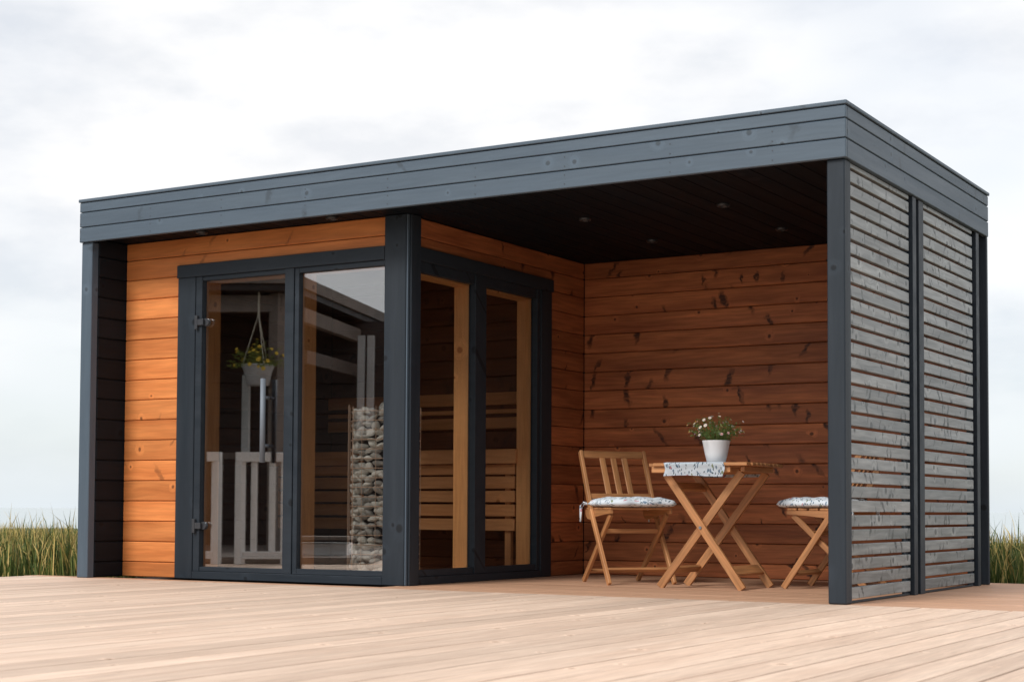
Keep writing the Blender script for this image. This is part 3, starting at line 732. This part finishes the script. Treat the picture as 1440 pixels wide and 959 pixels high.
def cushion(loc, rz, label):
    bm = bmesh.new(); n_ = 22; top = {}; bot = {}
    for i in range(n_+1):
        for j in range(n_+1):
            u = -1 + 2*i/n_; v = -1 + 2*j/n_
            ed = max(abs(u), abs(v)); e_ = (1 - ed**5)**.5 if ed < 1 else 0
            tuft = 0
            for tu, tv in ((-.45, -.45), (.45, -.45), (-.45, .45), (.45, .45), (0, 0)):
                tuft += math.exp(-((u-tu)**2 + (v-tv)**2)/.018)
            hgt = .040*e_*(1 - .5*tuft) + .004*math.sin(9*u+3)*e_ + .003*math.cos(11*v)*e_
            sx = 1.03 + .035*math.sin(9*v); sy = 1.03 + .035*math.sin(9*u)
            rnd = 1 - .06*(u*u*v*v)
            x_ = .222*u*sx*rnd; y_ = .222*v*sy*rnd
            top[i, j] = bm.verts.new((x_, y_, .022 + hgt)); bot[i, j] = bm.verts.new((x_, y_, .022 - .021*e_)) if ed < 1 else top[i, j]
    for i in range(n_):
        for j in range(n_):
            bm.faces.new((top[i, j], top[i+1, j], top[i+1, j+1], top[i, j+1]))
            q = (bot[i, j], bot[i, j+1], bot[i+1, j+1], bot[i+1, j])
            if len(set(q)) == 4:
                try: bm.faces.new(q)
                except ValueError: pass
    recalc(bm)
    cu = empty('seat_cushion', loc, rz, label=label, cat='cushion', group='sprig print seat cushions')
    mesh_obj('pad', bm, FABRIC, cu, True)
    for s in (-1, 1):
        bm = bmesh.new(); p = Vector((-.19, .2*s, .02))
        tube(bm, [p, p+Vector((-.04, .012*s, .0)), p+Vector((-.05, .028*s, -.03)), p+Vector((-.045, .034*s, -.11))], .006, 6)
        tube(bm, [p, p+Vector((-.03, .02*s, .012)), p+Vector((-.06, .03*s, -.01)), p+Vector((-.062, .03*s, -.085))], .005, 6)
        recalc(bm); mesh_obj('tie', bm, FABRIC, cu, True)
    return cu
def on_chair(c_, d): return Vector(c_.location) + Vector((math.cos(c_.rotation_euler.z)*d, math.sin(c_.rotation_euler.z)*d, .467))
cushion(on_chair(chair, .055), chair.rotation_euler.z, 'pale blue and white sprig print cushion tied to the left chair')
cushion(on_chair(chair2, .075), chair2.rotation_euler.z, 'pale blue and white sprig print cushion on the chair behind the porch post')

# ------------------------------------------------------------------ the house across the deck, seen mirrored in the front glass
MY = .353
def V(u, d, z):                          # u across and d away as measured in the glass, turned back into the real place
    x_ = CAM.x + rt.x*u + fw.x*d; y_ = CAM.y + rt.y*u + fw.y*d
    return Vector((x_, 2*MY - y_, z))
AX = Vector((rt.x, -rt.y, 0)); BX = Vector((fw.x, -fw.y, 0))
house = empty('veranda_house', V(-3.8, 17.3, 0), label='dark timber house with a covered veranda across the deck, mirrored in the front glass', cat='house')
HO = house.location.copy()
def prism(name, parent, mat, pts, z0, z1, off=HO):
    bm = bmesh.new(); a = [bm.verts.new(V(u, d, z0)-off) for u, d in pts]; b = [bm.verts.new(V(u, d, z1)-off) for u, d in pts]
    bm.faces.new(a); bm.faces.new(b[::-1])
    for i in range(len(pts)): bm.faces.new((a[i], a[(i+1) % len(pts)], b[(i+1) % len(pts)], b[i]))
    recalc(bm); return mesh_obj(name, bm, mat, parent)
def beam(name, parent, mat, a, b, wd, th, off=HO):
    old = Ctx.off; Ctx.off = off; o = bar(name, parent, mat, V(*a), V(*b), wd, th); Ctx.off = old; return o
rf = prism('roof', house, NEIGH_DARK, [(-2.08, 15.1), (-1.30, 19.2), (-6.2, 20.4), (-6.2, 15.1)], 2.50, 2.56)
prism('roof_edge', rf, NEIGH_MID, [(-2.06, 15.06), (-1.26, 19.22), (-6.2, 20.44), (-6.2, 15.06)], 2.562, 2.67)
prism('wall', house, NEIGH_DARK, [(-1.1, 17.6), (-1.1, 19.0), (-6.1, 20.2), (-6.1, 17.6)], 0.0, 2.5)
prism('veranda_floor', house, NEIGH_MID, [(-1.15, 13.1), (-1.15, 17.5), (-6.1, 17.5), (-6.1, 13.1)], .004, .055)
for k in range(15): beam('board', house, NEIGH_DARK, (-6.1, 17.58, .08+k*.165), (-1.1, 17.58, .08+k*.165), .155, .02)
for u, d in ((-2.25, 15.35), (-3.9, 15.35), (-5.8, 15.35)): beam('post', house, NEIGH_MID, (u, d, 0), (u, d, 2.5), .11, .11)
beam('beam', house, NEIGH_MID, (-6.1, 15.35, 2.40), (-2.2, 15.35, 2.40), .16, .09)
beam('beam', house, NEIGH_MID, (-2.12, 15.4, 2.34), (-1.42, 19.0, 2.34), .14, .08)
beam('beam', house, NEIGH_DIM, (-2.05, 15.9, 1.95), (-1.5, 18.4, 1.95), .13, .05)
beam('window_frame', house, NEIGH_WHITE, (-2.9, 17.55, .95), (-2.9, 17.55, 1.9), .10, .03)
beam('window_frame', house, NEIGH_MID, (-3.4, 17.55, 1.02), (-2.4, 17.55, 1.02), .07, .03)
for u in (-1.60, -1.50): beam('curtain', house, NEIGH_GREY, (u, 17.0, 1.22), (u+.005, 17.0, 2.28), .075, .05)
beam('step', house, NEIGH_WHITE, (-1.88, 14.0, .10), (-1.40, 14.0, .10), .11, .5)
beam('step', house, NEIGH_MID, (-1.90, 13.9, .20), (-1.38, 13.9, .20), .03, .5)

def railing(u0, u1, d, label):
    base = V((u0+u1)/2, d, 0)
    r_ = empty('white_railing', base, label=label, cat='railing', group='white veranda railings')
    beam('top_rail', r_, NEIGH_WHITE, (u0, d, .865), (u1, d, .865), .075, .07, base)
    beam('bottom_rail', r_, NEIGH_WHITE, (u0, d, .075), (u1, d, .075), .06, .04, base)
    for u in (u0+.035, u1-.035): beam('post', r_, NEIGH_WHITE, (u, d, 0), (u, d, .827), .065, .06, base)
    k = max(2, round((u1-u0)/.17))
    for i in range(1, k):
        u = u0 + (u1-u0)*i/k; beam('baluster', r_, NEIGH_WHITE, (u, d, .106), (u, d, .826), .055, .02, base)
railing(-3.75, -2.34, 13.0, 'white slatted railing mirrored in the glass door beside its hinge edge')
railing(-2.22, -1.78, 13.0, 'short white slatted railing mirrored in the glass door beside the handle')

# hanging basket under the veranda roof
hb = V(-2.41, 15.25, 1.61)
bas = empty('hanging_basket', hb, label='white hanging pot of yellow flowers on three cords, mirrored in the glass door', cat='hanging planter')
bm = bmesh.new(); lathe(bm, [(.10, -.0), (.105, .005), (.135, .14), (.155, .185), (.155, .20), (.148, .20), (.14, .17)], (0, 0, 0), 28, False)
lathe(bm, [(.001, .001), (.10, 0)], (0, 0, 0), 28, False); lathe(bm, [(.14, .165), (.001, .17)], (0, 0, 0), 28, False); recalc(bm); mesh_obj('pot', bm, NEIGH_GREY, bas, True)
for k in range(3):
    a = 2*math.pi*k/3+.5; bm = bmesh.new(); tube(bm, [(.15*math.cos(a), .15*math.sin(a), .19), (0, 0, .68)], .004, 6); recalc(bm); mesh_obj('cord', bm, CORD, bas)
bm = bmesh.new(); tube(bm, [(0, 0, .66), (0, 0, .90)], .009, 6); recalc(bm); mesh_obj('hook', bm, CORD, bas)
bush(bas, 130, .32, .08, .30, .13, .17, LEAF2, [PETY], 40, .10, (.03, .06), (.014, .024))
